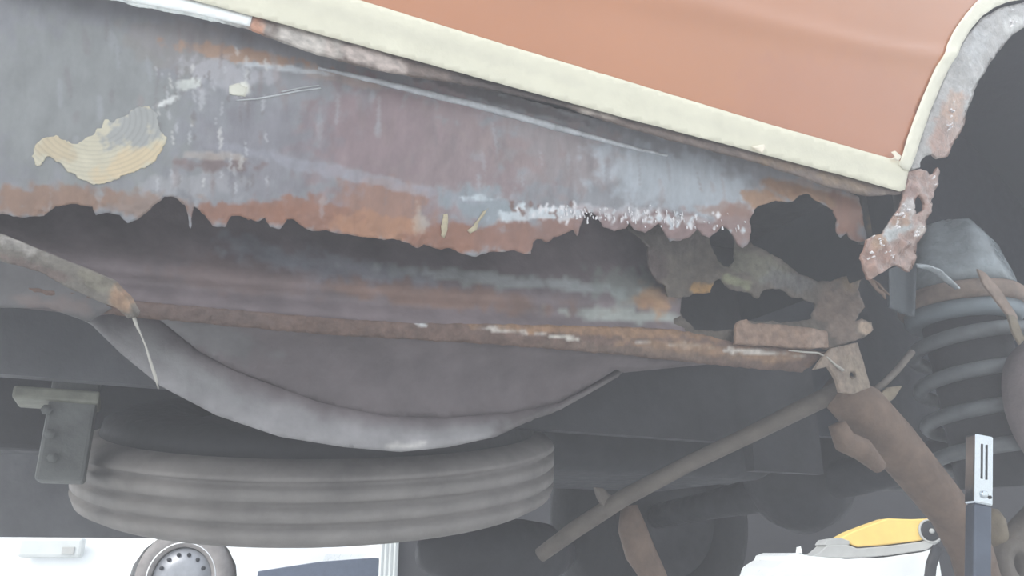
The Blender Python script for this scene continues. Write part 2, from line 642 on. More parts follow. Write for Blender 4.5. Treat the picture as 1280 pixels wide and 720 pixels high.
# ---- lower valance, torn along its lower edge
torn = [(1083, 246), (1083, 300), (1074, 303), (1066, 300), (1060, 290), (1052, 297), (1046, 290), (1049, 275), (1046, 262), (1035, 255), (1022, 246), (1018, 241), (1010, 243), (1000, 248), (992, 252), (975, 250),
        (955, 256), (945, 262), (940, 275), (941, 290), (938, 303), (931, 310), (923, 304), (917, 292), (912, 286), (905, 282), (898, 290), (889, 297), (880, 294), (874, 286), (866, 295), (852, 301), (840, 302),
        (833, 290), (826, 279), (815, 287), (809, 291), (795, 287), (789, 277), (784, 286), (770, 289), (757, 284), (750, 270), (742, 265), (733, 266), (729, 280), (724, 295), (719, 287), (713, 290), (705, 293), (694, 296), (686, 303),
        (679, 299), (672, 299), (667, 304), (665, 317), (655, 317), (643, 313), (625, 315), (610, 316), (592, 321), (580, 318), (570, 313), (560, 310), (552, 312), (543, 310), (530, 305), (522, 310), (512, 304), (500, 300), (485, 299),
        (480, 300), (460, 297), (440, 294), (425, 292), (405, 288), (390, 289), (375, 281), (365, 274), (358, 274), (350, 286), (337, 284), (331, 272), (322, 277), (310, 275), (300, 270), (289, 270), (281, 284), (266, 283), (256, 269),
        (242, 258), (238, 286), (235, 270), (231, 256), (216, 246), (205, 246), (188, 262), (175, 272), (159, 279), (150, 269), (134, 266), (120, 269), (116, 258), (95, 255), (69, 258), (55, 270), (30, 272), (0, 268), (-80, 244), (-160, 232), (-430, 170)]
val_poly = [(-430, -235), (-160, -115), (150, -18), (245, 8), (400, 52), (600, 104), (800, 157), (950, 198), (1040, 226)] + torn
RU, RU2, PINK, PRIM, BLUE = (150, 104, 84), (176, 128, 100), (140, 114, 110), (136, 136, 142), (158, 164, 172)
vb = [
    (520, 200, 150, 110, 10, (136, 114, 116), 0.75, 0.5), (460, 165, 90, 55, 0, (132, 112, 118), 0.5, 0.5), (700, 190, 110, 50, 12, (138, 122, 122), 0.55, 0.6), (480, 262, 70, 40, 5, (152, 114, 98), 0.85, 0.4),
    (850, 225, 120, 45, 14, BLUE, 0.75, 0.5), (600, 255, 55, 26, 10, (132, 142, 150), 0.85, 0.4), (330, 190, 90, 60, 10, (118, 114, 122), 0.6, 0.5), (100, 130, 150, 120, 10, (126, 128, 128), 0.7, 0.4),  # BLUE blotch paints the bluish sheen towards the right
    (420, 215, 180, 9, 12, (142, 142, 152), 0.6, 0.5), (230, 60, 90, 40, 8, (122, 112, 108), 0.4, 0.6),
    (310, 70, 90, 10, 8, (176, 140, 116), 0.8, 0.7), (420, 95, 60, 9, 12, (168, 150, 142), 0.5, 0.6), (285, 95, 55, 22, 8, (160, 158, 164), 0.7, 0.7), (300, 112, 12, 9, 0, (212, 210, 202), 0.9, 0.6), (235, 106, 18, 7, -10, (186, 188, 184), 0.8, 0.6), (205, 130, 18, 5, -22, (200, 200, 200), 0.9, 0.5),
    (350, 85, 60, 5, 6, (190, 194, 200), 0.7, 0.5),
    (270, 206, 50, 10, 0, (112, 86, 80), 0.6, 0.7), (270, 196, 48, 5, 3, (166, 156, 150), 0.6, 0.7), (250, 232, 70, 14, 0, (158, 156, 160), 0.4, 0.8),
    # the rusty band above the torn edge
    (70, 250, 100, 20, 0, (150, 118, 100), 0.9, 0.5), (190, 258, 60, 18, 0, (140, 116, 104), 0.8, 0.6), (300, 268, 80, 16, 0, RU, 0.9, 0.6), (400, 272, 70, 24, 10, RU, 0.9, 0.6), (470, 284, 60, 18, 5, RU2, 0.9, 0.6),
    (560, 300, 70, 20, 0, RU, 0.95, 0.5), (640, 300, 60, 24, 0, (146, 106, 92), 0.95, 0.5), (700, 288, 40, 24, -20, (138, 104, 94), 0.95, 0.5), (770, 276, 60, 18, 5, (136, 112, 112), 0.9, 0.5), (850, 284, 60, 20, 5, (132, 106, 104), 0.9, 0.5),
    (925, 285, 30, 30, 0, (138, 112, 108), 0.9, 0.5), (915, 262, 35, 10, 0, (142, 108, 94), 0.7, 0.6), (960, 250, 30, 16, 0, (166, 128, 100), 0.95, 0.5), (1020, 240, 60, 16, 14, (164, 126, 98), 0.95, 0.5), (1065, 268, 24, 36, 0, (148, 108, 92), 0.95, 0.5),
    (1000, 222, 70, 8, 15, (150, 152, 158), 0.6, 0.5), (525, 275, 12, 20, 0, (176, 168, 156), 0.5, 0.7), (600, 248, 20, 5, 0, (188, 196, 202), 0.8, 0.7),
    (680, 268, 50, 8, -3, (196, 202, 208), 0.7, 0.8), (770, 264, 60, 7, 2, (190, 190, 196), 0.4, 1.0), (840, 274, 60, 6, 2, (190, 188, 192), 0.35, 1.0)]


for k in range(70):      # short brushed streaks of lighter and darker wear
    vb.append((random.uniform(195, 335), random.uniform(60, 235), random.uniform(1.2, 3.0), random.uniform(4, 13), random.uniform(-12, 12), random.choice([(172, 172, 176), (186, 184, 182), (104, 96, 96)]), 0.55, 0.4))
for k in range(110):
    x = random.uniform(60, 930)
    vb.append((x, random.uniform(interp(CARTAPE, x) + 40, 262), random.uniform(1.5, 5), random.uniform(8, 26), random.uniform(-10, 10), random.choice([(112, 104, 108), (148, 150, 156), (128, 112, 112)]), 0.4, 0.5))
vb.append((630, 121, 130, 8, 15, (84, 78, 78), 0.8, 0.5))  # dark band: shade below the flange put into the colour
for k in range(85):  # pale specks paint flakes and glints along the torn edge
    x = random.choice([random.uniform(640, 720), random.uniform(690, 935), random.uniform(700, 860)])
    vb.append((x, 264 + (x - 690) * 0.07 + random.gauss(0, 5), random.uniform(1.2, 3.5), random.uniform(2.0, 6.5), random.uniform(-25, 25), random.choice([(206, 204, 208), (190, 196, 202), (120, 92, 86)]), 0.9, 0.4))


def curl(x, y):
    return 0.0022 * fr(x, y, 7, 9, 3) * (1 - smooth(0, 30, min(abs(y - ty) + 0.6 * abs(x - tx) for tx, ty in torn[::3]))) if y > 225 else 0.0005 * fr(x, y, 60, 4)


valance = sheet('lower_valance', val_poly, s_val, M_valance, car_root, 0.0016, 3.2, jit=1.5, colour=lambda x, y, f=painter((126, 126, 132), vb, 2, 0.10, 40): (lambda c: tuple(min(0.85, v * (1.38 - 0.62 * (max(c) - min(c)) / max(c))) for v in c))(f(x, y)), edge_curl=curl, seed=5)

# sanded remains of cream filler
fpoly = [(40, 196), (44, 185), (58, 172), (72, 170), (84, 178), (98, 180), (118, 168), (128, 158), (134, 150), (142, 154), (158, 145), (175, 134), (186, 133), (196, 142), (200, 160), (208, 176), (203, 188), (190, 206), (172, 214), (150, 224), (120, 230), (100, 224), (86, 216), (74, 202), (60, 196), (52, 206), (46, 208)]


def s_fil(x, y):
    r = math.hypot((x - 118) / 1.35, y - 150)
    return s_val(x, y) + N_VAL * (0.0012 + 0.00007 * math.sin(r / 0.85) * smooth(20, 35, r))


def c_fil(x, y):
    c = painter((214, 206, 186), [(168, 158, 44, 30, -20, (166, 168, 172), 0.85, 0.6), (70, 185, 30, 18, 20, (206, 188, 160), 0.8, 0.4), (160, 205, 55, 16, -25, (222, 202, 170), 0.9, 0.4)], 8, 0.05, 14)(x, y)
    r = math.hypot((x - 118) / 1.35, y - 150)
    k = 1 - 0.13 * smooth(0.2, 1.0, math.sin(r / 0.85)) * smooth(18, 30, r)
    return tuple(v * k for v in c)


fil = sheet('filler_patch', fpoly, s_fil, M_filler, car_root, 0.001, 1.6, jit=3.2, colour=c_fil)
fil['label'] = 'cream patch of old filler sanded into rings'
fil2 = sheet('filler_patch', [(286, 108), (298, 105), (309, 110), (306, 122), (294, 120), (286, 118)], lambda x, y: s_val(x, y) + N_VAL * 0.001, M_filler, car_root, 0.0009, 3, jit=1.5, colour=painter((222, 220, 208), [], 4))
fil2['label'] = 'small pale chip of old filler'

M_scr = worn('bright_scratch', (0.3, 0.5), 0.1, 90, False, (196, 198, 202), 0.15, 60)
for pts_ in ([(294, 126), (320, 123.5), (345, 119), (372, 113.5), (400, 110), (401, 111.6), (373, 115.5), (346, 121), (321, 125.4), (296, 127)],
             [(350, 115), (372, 110.4), (398, 106.5), (399, 107.6), (373, 111.8), (352, 116.4)]):
    sheet('scratch', pts_, lambda x, y: s_val(x, y) + N_VAL * 0.0009, M_scr, car_root, 0.0006, 4)
for pts_ in ([(554, 268), (559, 267), (560, 278), (558, 290), (555, 298), (551, 294), (552, 280)], [(604, 264), (611, 260), (604, 271), (598, 279), (596, 288), (588, 292), (584, 288), (592, 282)]):
    fr_ = sheet('filler_run', pts_, lambda x, y: s_val(x, y) + N_VAL * 0.0014, M_filler, car_root, 0.001, 3, jit=1.2, colour=painter((190, 178, 152), [], 4, 0.2, 6))

M_bead = worn('pale_fold_highlight', (0.25, 0.55), 0.5, 90, False, (188, 190, 196), 0.35, 45, spec=0.6, streak=(1, 1, 0.4))  # pale colour paints the highlight caught by the fold
bead_px = [(398, 84), (440, 93), (500, 107), (560, 121), (620, 135), (680, 152), (740, 168), (800, 184), (850, 195)]
bead_px = resample(bead_px, 8, 0.8, 3, closed=False)
sb = tube('seam_bead', [s_val(x, y) + N_VAL * 0.0006 for x, y in bead_px], [0.0042 * (0.35 + 0.65 * math.sin(math.pi * (i + 0.5) / len(bead_px))) * (1 + 0.2 * fr(x, y, 14, 2)) for i, (x, y) in enumerate(bead_px)], M_bead, car_root, 10)
sb['label'] = 'fold running under the taped edge with its highlight painted pale'

# pale flakes that also paint the glints along the torn edge (too many and too small to pick apart)
bm = bmesh.new()
for k in range(110):
    x = random.choice([random.uniform(690, 935), random.uniform(700, 860)])
    yb = 262 + (x - 690) * 0.06 + random.gauss(0, 5)
    h, wd = random.uniform(1.5, 6.5), random.uniform(0.7, 1.7)
    p = s_val(x, yb) + N_VAL * 0.0012
    q = s_val(x + random.uniform(-1, 1), yb + h) + N_VAL * random.uniform(0.0014, 0.003)
    r = s_val(x + wd, yb + h * 0.9) + N_VAL * random.uniform(0.0014, 0.003)
    t = s_val(x + wd, yb) + N_VAL * 0.0012
    f = [bm.verts.new(v) for v in (p, q, r, t)]
    b = [bm.verts.new(v - N_VAL * 0.0006) for v in (p, q, r, t)]
    bm.faces.new(f)
    bm.faces.new(list(reversed(b)))
    for i in range(4):
        bm.faces.new((f[i], b[i], b[(i + 1) % 4], f[(i + 1) % 4]))
for gx_, gy_, n_ in ((1129, 262, 9), (1122, 270, 8), (1145, 291, 9), (1118, 283, 6), (1108, 317, 6), (1093, 300, 6), (1163, 226, 4), (1186, 140, 7), (1183, 160, 7), (1262, 26, 8), (1085, 318, 5)):  # glints on the arch lip and corner, built as white chips
    for k in range(n_):
        x, y = gx_ + random.gauss(0, 3), gy_ + random.gauss(0, 4)
        h, wd = random.uniform(0.8, 2.6), random.uniform(0.5, 1.4)
        nn = (-WV + ZV * 0.2).normalized()
        f = [bm.verts.new(on_w(px_, py_, D0 + 0.0045) + nn * e_) for px_, py_, e_ in ((x, y, 0.004), (x + 0.4, y + h, 0.0055), (x + wd, y + h * 0.8, 0.006), (x + wd, y - 0.4, 0.0045))]
        b = [bm.verts.new(v.co - nn * 0.003) for v in f]
        bm.faces.new(f)
        bm.faces.new(list(reversed(b)))
        for i in range(4):
            bm.faces.new((f[i], b[i], b[(i + 1) % 4], f[(i + 1) % 4]))
fk = finish('flakes_and_glints', bm, M_flake_glint, car_root, False)
fk['kind'] = 'stuff'

# ---- inner skin seen through the tear, lower lip, torn web
inner_poly = [(-430, 70), (300, 200), (700, 215), (850, 230), (850, 300), (836, 340), (852, 372), (850, 392), (862, 430), (720, 421), (520, 408), (300, 391), (165, 379), (-160, 340), (-430, 305)]
ib = [(420, 335, 130, 20, 8, (118, 118, 128), 0.8, 0.6), (640, 351, 180, 9, 5, (144, 148, 150), 0.8, 0.7), (790, 358, 60, 26, 8, (118, 126, 122), 0.55, 0.7), (780, 394, 90, 8, 3, (150, 156, 152), 0.7, 0.6),
      (560, 370, 160, 16, 5, (108, 84, 74), 0.8, 0.6), (300, 345, 110, 26, 5, (98, 82, 80), 0.6, 0.6), (820, 372, 26, 20, 0, (150, 112, 76), 0.7, 0.8), (830, 345, 16, 28, 0, (84, 68, 68), 0.8, 0.5), (330, 315, 60, 12, 20, (116, 118, 128), 0.6, 0.7)]
sheet('inner_panel', inner_poly, s_inner, M_under, car_root, 0.0015, 6, jit=0.5, colour=lambda x, y, f=painter((97, 87, 90), ib, 21, 0.2, 26): tuple(min(0.85, v * 1.45) for v in f(x, y)), disp=0.0008, dsc=24)

lip_poly = [(-430, 299), (-160, 334), (165, 376), (300, 388), (420, 398), (520, 404), (620, 405), (720, 407), (800, 409), (846, 412), (880, 418), (919, 428), (1000, 436), (1034, 440), (1020, 452), (1003, 466),
            (900, 457), (800, 446), (700, 437), (560, 427), (400, 418), (300, 409), (170, 397), (-160, 356), (-430, 322)]
sheet('sill_lip', lip_poly, s_lip, M_rust, car_root, 0.003, 4, jit=1.3, disp=0.0012, dsc=14,
      colour=painter((106, 85, 77), [(640, 414, 60, 2.5, 6, (200, 192, 186), 0.8, 0.9), (700, 421, 26, 2.5, 6, (206, 200, 192), 0.9, 0.9), (860, 432, 70, 2.5, 5, (204, 200, 196), 0.8, 1.0), (520, 402, 16, 4, 20, (196, 196, 198), 0.9, 0.7), (900, 440, 130, 10, 5, (148, 118, 94), 0.8, 0.6), (740, 413, 170, 8, 3, (146, 114, 88), 0.85, 0.6), (800, 440, 140, 7, 5, (118, 100, 90), 0.7, 0.6), (940, 440, 50, 3, 4, (208, 204, 200), 0.7, 0.9), (250, 392, 120, 12, 5, (104, 88, 84), 0.7, 0.5)], 31, 0.25, 12))
ledge = sheet('rusted_ledge', [(919, 430), (920, 408), (924, 401), (932, 399), (940, 404), (960, 405), (990, 407), (1020, 411), (1034, 414), (1036, 434), (1010, 436), (960, 432)], lambda x, y: on_w(x, y, 0.738), M_rust, car_root, 0.004, 3, jit=0.9, disp=0.002, dsc=9,
              colour=painter((140, 116, 102), [(1020, 425, 16, 12, 0, (164, 142, 130), 0.7, 0.8)], 33, 0.25, 9))
H3 = [(905, 282), (913, 288), (917, 300), (918, 325), (911, 334), (904, 332), (897, 325), (889, 309), (887, 297), (895, 288)]
H2 = [(848, 387), (853, 372), (869, 366), (888, 365), (894, 350), (901, 348), (906, 355), (912, 361), (925, 364), (938, 366), (949, 373), (953, 366), (959, 361), (975, 361), (987, 370), (1003, 372), (1019, 380), (1014, 398), (990, 402), (960, 402), (934, 401), (922, 402), (919, 412), (890, 413), (869, 412), (856, 399)]
web_poly = [(776, 262), (800, 258), (870, 262), (925, 270), (934, 296), (945, 308), (965, 318), (985, 330), (1000, 343), (1020, 351), (1040, 351), (1060, 345), (1073, 333), (1078, 318), (1083, 322), (1084, 338), (1078, 345), (1072, 362), (1075, 372),
            (1081, 384), (1073, 392), (1068, 402), (1077, 398), (1091, 402), (1093, 412), (1082, 420), (1065, 427), (1036, 436), (960, 432), (880, 428), (846, 424), (842, 394), (838, 376), (832, 358), (820, 350), (811, 332), (810, 308), (800, 297), (784, 284)]
sheet('torn_web', web_poly, s_web, M_rust, car_root, 0.0018, 3, holes=[H3, H2], jit=1.8, disp=0.0022, dsc=24,
      colour=painter((98, 90, 83), [(940, 330, 50, 18, 20, (118, 116, 102), 0.7, 0.5), (815, 330, 22, 30, 0, (86, 72, 72), 0.8, 0.5), (880, 360, 20, 8, 0, (168, 128, 78), 0.8, 0.5), (922, 353, 22, 7, 15, (138, 138, 112), 0.8, 0.5), (1050, 390, 34, 44, 0, (126, 108, 98), 0.8, 0.5),
                                         (1082, 411, 12, 10, 0, (176, 154, 136), 0.95, 0.3), (1060, 350, 20, 14, 0, (132, 112, 88), 0.7, 0.6), (985, 350, 40, 14, 10, (112, 112, 114), 0.6, 0.5), (840, 300, 50, 24, 0, (96, 88, 84), 0.7, 0.4)], 41, 0.18, 16))
# flanged inner corner behind the end of the valance
sheet('inner_corner_panel', [(1072, 226), (1136, 226), (1142, 262), (1136, 300), (1120, 310), (1074, 305)], lambda x, y: on_w(x, y, 0.715 - 0.02 * smooth(1110, 1135, x)), M_valance, car_root, 0.0016, 6,
      colour=painter((92, 94, 92), [(1098, 280, 14, 14, 0, (150, 122, 84), 0.8, 0.6), (1115, 262, 12, 22, 0, (118, 124, 128), 0.6, 0.5)], 51))

# ---- wheel arch lip and rotten corner
S = (170, 166, 164)


ARCHIN = list(reversed(ring(-0.009, rest))) + [(1280, 1), (1256, 6), (1226, 22), (1200, 57), (1176, 104), (1160, 142), (1142, 196), (1133, 240), (1112, 276), (1086, 300), (1080, 350)]


def s_arch(x, y):
    # outer face rounds over to the inner edge
    e = 1e9
    for (a, b), (c, d) in zip(ARCHIN, ARCHIN[1:]):
        t = min(1, max(0, ((x - a) * (c - a) + (y - b) * (d - b)) / ((c - a) ** 2 + (d - b) ** 2)))
        e = min(e, math.hypot(x - a - t * (c - a), y - b - t * (d - b)))
    t = min(1.3, e / 48)
    return on_w(x, y, D0 + 0.004 - 0.006 * math.sin(t * 2.2) + 0.014 * t * t)


arch_poly = list(reversed(ring(-0.012, rest))) + [(1280, 3), (1250, 10), (1228, 22), (1212, 40), (1198, 62), (1182, 94), (1170, 122), (1155, 158), (1147, 184), (1138, 206), (1140, 212), (1150, 209), (1152, 200), (1158, 194), (1166, 193), (1173, 198), (1184, 196), (1189, 183), (1199, 169), (1207, 153),
             (1211, 134), (1218, 114), (1225, 98), (1239, 77), (1252, 60), (1264, 45), (1280, 34)] + ring(-0.040, rest)
sheet('wheel_arch_lip', arch_poly, s_arch, M_rustwet, car_root, 0.003, 3.5, jit=0.8, disp=0.0022, dsc=14,
      colour=painter(S, [(1190, 160, 24, 40, 15, (164, 128, 112), 0.85, 0.6), (1180, 185, 24, 22, 0, (160, 120, 104), 0.9, 0.5), (1192, 135, 12, 22, 20, (190, 150, 124), 0.7, 0.7), (1268, 28, 14, 8, -30, (216, 214, 212), 0.8, 0.6), (1220, 60, 14, 26, 25, (182, 182, 184), 0.6, 0.5), (1245, 68, 6, 30, 35, (120, 112, 110), 0.5, 0.7)], 61, 0.18, 12))
corner_poly = [(1131, 241), (1134, 226), (1137, 214), (1144, 212), (1151, 211), (1159, 214), (1164, 219), (1169, 216), (1172, 209), (1174, 214), (1172, 230), (1166, 246), (1162, 261), (1158, 275), (1155, 291), (1150, 304), (1146, 322), (1141, 334), (1136, 340), (1128, 335), (1119, 331), (1109, 338), (1098, 343), (1090, 349), (1086, 348),
               (1081, 335), (1079, 322), (1084, 299), (1092, 294), (1103, 292), (1112, 276), (1124, 260)]
sheet('rotten_corner', corner_poly, s_arch, M_rustwet, car_root, 0.003, 3, jit=0.8, disp=0.0045, dsc=13,
      holes=[[(1150, 243), (1146, 250), (1144, 258), (1144, 268), (1150, 266), (1155, 262), (1157, 255), (1153, 248)]],
      colour=painter((152, 118, 106), [(1122, 285, 22, 14, -40, (168, 172, 174), 0.9, 0.5), (1135, 262, 8, 16, 15, (188, 184, 184), 0.8, 0.6), (1115, 320, 30, 16, 0, (148, 108, 92), 0.8, 0.5), (1098, 300, 10, 14, 0, (160, 124, 90), 0.7, 0.6), (1125, 275, 20, 8, -20, (158, 114, 82), 0.8, 0.6), (1147, 290, 8, 10, 0, (202, 192, 184), 0.7, 0.7), (1138, 238, 8, 10, 0, (126, 96, 92), 0.6, 0.5)], 71, 0.22, 9))  # pale spots are highlights put into the corner's colour
# a loose twisted strip hanging at the corner
tube('twisted_strip', [on_w(x, y, 0.70) for x, y in ((1084, 345), (1090, 352), (1097, 362), (1104, 367), (1107, 374))], [0.002, 0.003, 0.0022, 0.0028, 0.001], M_pipe, car_root, 8)
tube('twisted_strip', [on_w(x, y, 0.705) for x, y in ((1092, 350), (1099, 356), (1106, 364), (1112, 369))], [0.001, 0.002, 0.0018, 0.0008], M_pipe, car_root, 8)

# ---- spare wheel well and its flange
well_poly = [(-430, 318), (-160, 352), (165, 392), (300, 404), (560, 424), (900, 454), (780, 466)] + [p for p in reversed(CRES_IN[1:])] + [(120, 395), (-100, 372), (-430, 350)]
sheet('boot_floor_pressing', well_poly, s_well, M_under, car_root, 0.0015, 8, colour=painter((106, 97, 100), [(500, 470, 200, 40, 5, (108, 100, 104), 0.5, 0.5), (250, 420, 90, 22, 15, (118, 118, 120), 0.6, 0.5)], 81, 0.14, 40))
cres_poly = [(96, 388), (185, 388), (250, 438), (310, 470), (400, 503), (480, 520), (560, 522), (640, 516), (700, 503), (778, 458), (782, 462), (700, 508), (620, 546), (560, 559), (500, 565), (430, 559), (350, 546), (270, 519), (200, 482), (150, 441)]
c_fl = painter((106, 97, 100), [], 81, 0.14, 40)
c_cr = painter((146, 143, 146), [(720, 505, 120, 44, -20, (100, 94, 95), 0.95, 0.4), (510, 556, 30, 4, -3, (196, 192, 190), 0.8, 0.6), (230, 430, 110, 40, 35, (152, 152, 154), 0.6, 0.4)], 83, 0.12, 30)


def c_roll(x, y):
    # dust and the light caught on the outward roll, painted, fading towards the floor
    a, b = interp(CRES_IN, x), interp(CRES_OUT, x)
    t = smooth(-0.05, 0.6, (y - a) / max(6, b - a) + 0.12 * fr(x, y, 26, 12))
    return tuple(p + (q - p) * t for p, q in zip(c_fl(x, y), c_cr(x, y)))


wf = sheet('wheel_well_flange', cres_poly, s_cres, M_under, car_root, 0.004, 5, colour=c_roll)
wf['label'] = 'pale grey crescent shaped lower edge of the spare wheel well'

# ---- rear left: bumper iron, bracket, hanging strand
iron = [(-300, 236), (-60, 280), (0, 292), (40, 308), (80, 325), (115, 338), (138, 350), (158, 372), (172, 396), (160, 398), (146, 385), (122, 376), (90, 362), (50, 340), (0, 326), (-60, 314), (-300, 272)]
sheet('bumper_iron', iron, lambda x, y: on_w(x, y, 0.69 + 0.012 * smooth(-20, 20, y - interp([(-300, 254), (-60, 297), (0, 309), (80, 342), (138, 364), (170, 396)], x))), M_rust, car_root, 0.006, 4, jit=0.8, disp=0.0012, dsc=14,
      colour=painter((122, 116, 110), [(20, 305, 40, 9, 20, (166, 160, 156), 0.8, 0.5), (120, 352, 26, 12, 25, (132, 126, 114), 0.8, 0.4), (150, 378, 22, 12, 55, (164, 134, 112), 0.95, 0.4), (40, 335, 50, 8, 20, (120, 102, 98), 0.7, 0.6)], 91, 0.15, 14))
sheet('rear_skirt', [(-430, 240), (-160, 292), (20, 322), (90, 356), (140, 385), (110, 402), (60, 384), (-160, 384), (-430, 360)], lambda x, y: on_w(x, y, 0.745), M_under, car_root, 0.002, 8, colour=painter((104, 102, 104), [(70, 380, 60, 10, 5, (126, 108, 104), 0.5, 0.6)], 93))
st = tube('hanging_strand', [on_w(x, y, 0.70) for x, y in ((166, 392), (170, 405), (176, 418), (182, 432), (188, 452), (194, 470), (198, 486))], [0.0018, 0.0014, 0.0007, 0.0008, 0.0012, 0.0014, 0.0005], M_wire, car_root, 8)
st['label'] = 'thin pale strand hanging from the bumper iron'
# tow bracket on the left, pale flange over a ribbed grey box
DB = 1.02
box('tow_bracket', on_w(42, 600, DB), UV * 0.048, WV * 0.05, ZV * 0.125, M_brk, car_root, 0.004)
box('bracket_flange', on_w(14, 497, DB - 0.01), UV * 0.085, WV * 0.07, ZV * 0.014, M_brk2, car_root, 0.003)
for i in range(3):
    tube('bracket_bolt', [on_w(58 + 4 * i, 512 + 30 * i, DB - 0.012), on_w(58 + 4 * i, 512 + 30 * i, DB + 0.004)], 0.006, M_brk, car_root, 6)

# ---- underbody that closes the car: floor pan, far side, tail and front bulkhead
box('floor_pan', car(-0.45, 0.67, 0.985), UV * 1.32, WV * 1.56, ZV * 0.03, M_dark, car_root)
box('floor_pan', car(0.87, 1.09, 0.985), UV * 1.6, WV * 1.14, ZV * 0.03, M_dark, car_root)
box('far_valance', car(-0.45, 2.16, 0.535), UV * 1.45, WV * 0.03, ZV * 0.45, M_veil, car_root)
box('far_sill', car(1.0, 2.16, 0.74), UV * 1.6, WV * 0.03, ZV * 0.245, M_dark, car_root)
box('tail_panel', car(-0.45, 0.70, 0.88), UV * 0.02, WV * 1.46, ZV * 0.10, M_dark, car_root)
box('front_bulkhead', car(2.40, 0.70, 0.75), UV * 0.02, WV * 1.46, ZV * 0.23, M_dark, car_root)
box('boot_inner_wall', car(-0.44, 0.98, 0.68), UV * 0.90, WV * 0.02, ZV * 0.30, M_veil, car_root)
box('boot_inner_wall', car(0.46, 0.97, 0.66), UV * 0.40, WV * 0.02, ZV * 0.32, M_dark, car_root)
box('boot_inner_wall', car(0.86, 0.97, 0.62), UV * 0.14, WV * 0.02, ZV * 0.23, M_dark, car_root)  # dark piece added to cover the lit wheel wall behind
box('chassis_rail', car(-0.44, 1.72, 0.68), UV * 2.65, WV * 0.09, ZV * 0.16, M_dark, car_root, 0.01)

# ---- wheel housing: a dark half drum over the wheel
HUB = on_w(1292, 508, 0.86)
hs, hz = HUB.dot(UV), HUB.z
bm = bmesh.new()
rw = 0.53
prev = None
prof_h = [(HC - rw, 0.86)] + [(HC - math.cos(math.radians(180 * k / 28)) * rw, HZ + math.sin(math.radians(180 * k / 28)) * rw * 0.98) for k in range(29)] + [(HC + rw, 0.86)]
for cs, cz in prof_h:
    row = [bm.verts.new(car(cs, w, cz)) for w in (0.675, 0.75, 0.9, 1.06, 1.085)]
    if prev:
        for i in range(4):
            bm.faces.new((prev[i], prev[i + 1], row[i + 1], row[i]))
    prev = row
hou = finish('wheel_housing', bm, M_liner, car_root)
box('inner_wheel_wall', car(HC - rw, 1.07, 0.70), UV * 2 * rw, WV * 0.02, ZV * 0.80, M_liner, car_root)

# ---- spring, its tower and seat, brake drum
axis_top = on_w(1203, 392, 0.90)
zt = axis_top.z
cx = axis_top


def ax(z):
    return Vector((cx.x, cx.y, z)) + UV * (zt - z) * 0.06


RS = 0.092
pts, turns = [], 4.2
for i in range(190):
    t = i / 189
    a = 1.4 - t * turns * 2 * math.pi
    z = zt - 0.022 - t * turns * 0.062
    r = RS * (1 - 0.12 * (1 - smooth(0, 0.12, t)))
    pts.append(ax(z) + Vector((math.cos(a) * r, math.sin(a) * r, 0)))
tube('coil_spring', pts, 0.0125, M_spring, car_root, 14)
tube('dark_core', [ax(zt - 0.0), ax(zt - 0.10), ax(zt - 0.30)], [0.070, 0.066, 0.066], M_dark, car_root, 28)  # dark tube added for the darkness inside the spring
lathe('spring_isolator', [(0.05, -0.022), (0.086, -0.024), (0.094, -0.016), (0.095, 0.002), (0.05, 0.004)], ax(zt), Vector((0, 0, 1)), M_isol, car_root, 48)
lathe('spring_seat', [(0.06, 0.005), (0.100, 0.003), (0.104, 0.010), (0.104, 0.026), (0.096, 0.034), (0.06, 0.036)], ax(zt), Vector((0, 0, 1)), M_seat, car_root, 48)
lathe('spring_tower', [(0.05, 0.036), (0.092, 0.036), (0.09, 0.06), (0.080, 0.095), (0.074, 0.12), (0.05, 0.16), (0.0, 0.18)], ax(zt), Vector((0, 0, 1)), M_tower, car_root, 40, ripple=lambda a, h: 0.006 * math.sin(a * 5) * smooth(0.03, 0.1, h))
sheet('gusset_plate', [(1222, 336), (1232, 341), (1250, 361), (1266, 386), (1273, 398), (1268, 404), (1258, 392), (1244, 374), (1230, 356)], lambda x, y: on_w(x, y, 0.775), M_seat, car_root, 0.003, 4, jit=0.5)
sheet('gusset_tip', [(1260, 393), (1269, 395), (1275, 408), (1281, 424), (1275, 431), (1266, 415)], lambda x, y: on_w(x, y, 0.768), M_tan, car_root, 0.003, 3, jit=0.8)
lathe('brake_drum', [(0.03, 0.0), (0.112, 0.0), (0.118, 0.006), (0.118, 0.05), (0.112, 0.056), (0.112, 0.066), (0.03, 0.07)], on_w(1364, 505, 0.74), WV, M_drum, car_root, 64)

sheet('tower_bracket', [(1110, 316), (1128, 322), (1146, 332), (1144, 396), (1128, 392), (1112, 384)], lambda x, y: on_w(x, y, 0.795 + 0.008 * math.sin((x - 1110) / 9)), M_liner2, car_root, 0.003, 4, jit=0.6, disp=0.001)
sheet('tower_fold', [(1146, 331), (1160, 332), (1175, 338), (1188, 349), (1200, 361), (1193, 362), (1182, 354), (1171, 344), (1158, 337), (1147, 335)], lambda x, y: on_w(x, y, 0.785 + 0.0012 * (y - interp([(1144, 334), (1160, 336), (1190, 355), (1202, 364)], x))), M_glint, car_root, 0.003, 3, jit=0.8, disp=0.001, dsc=8)
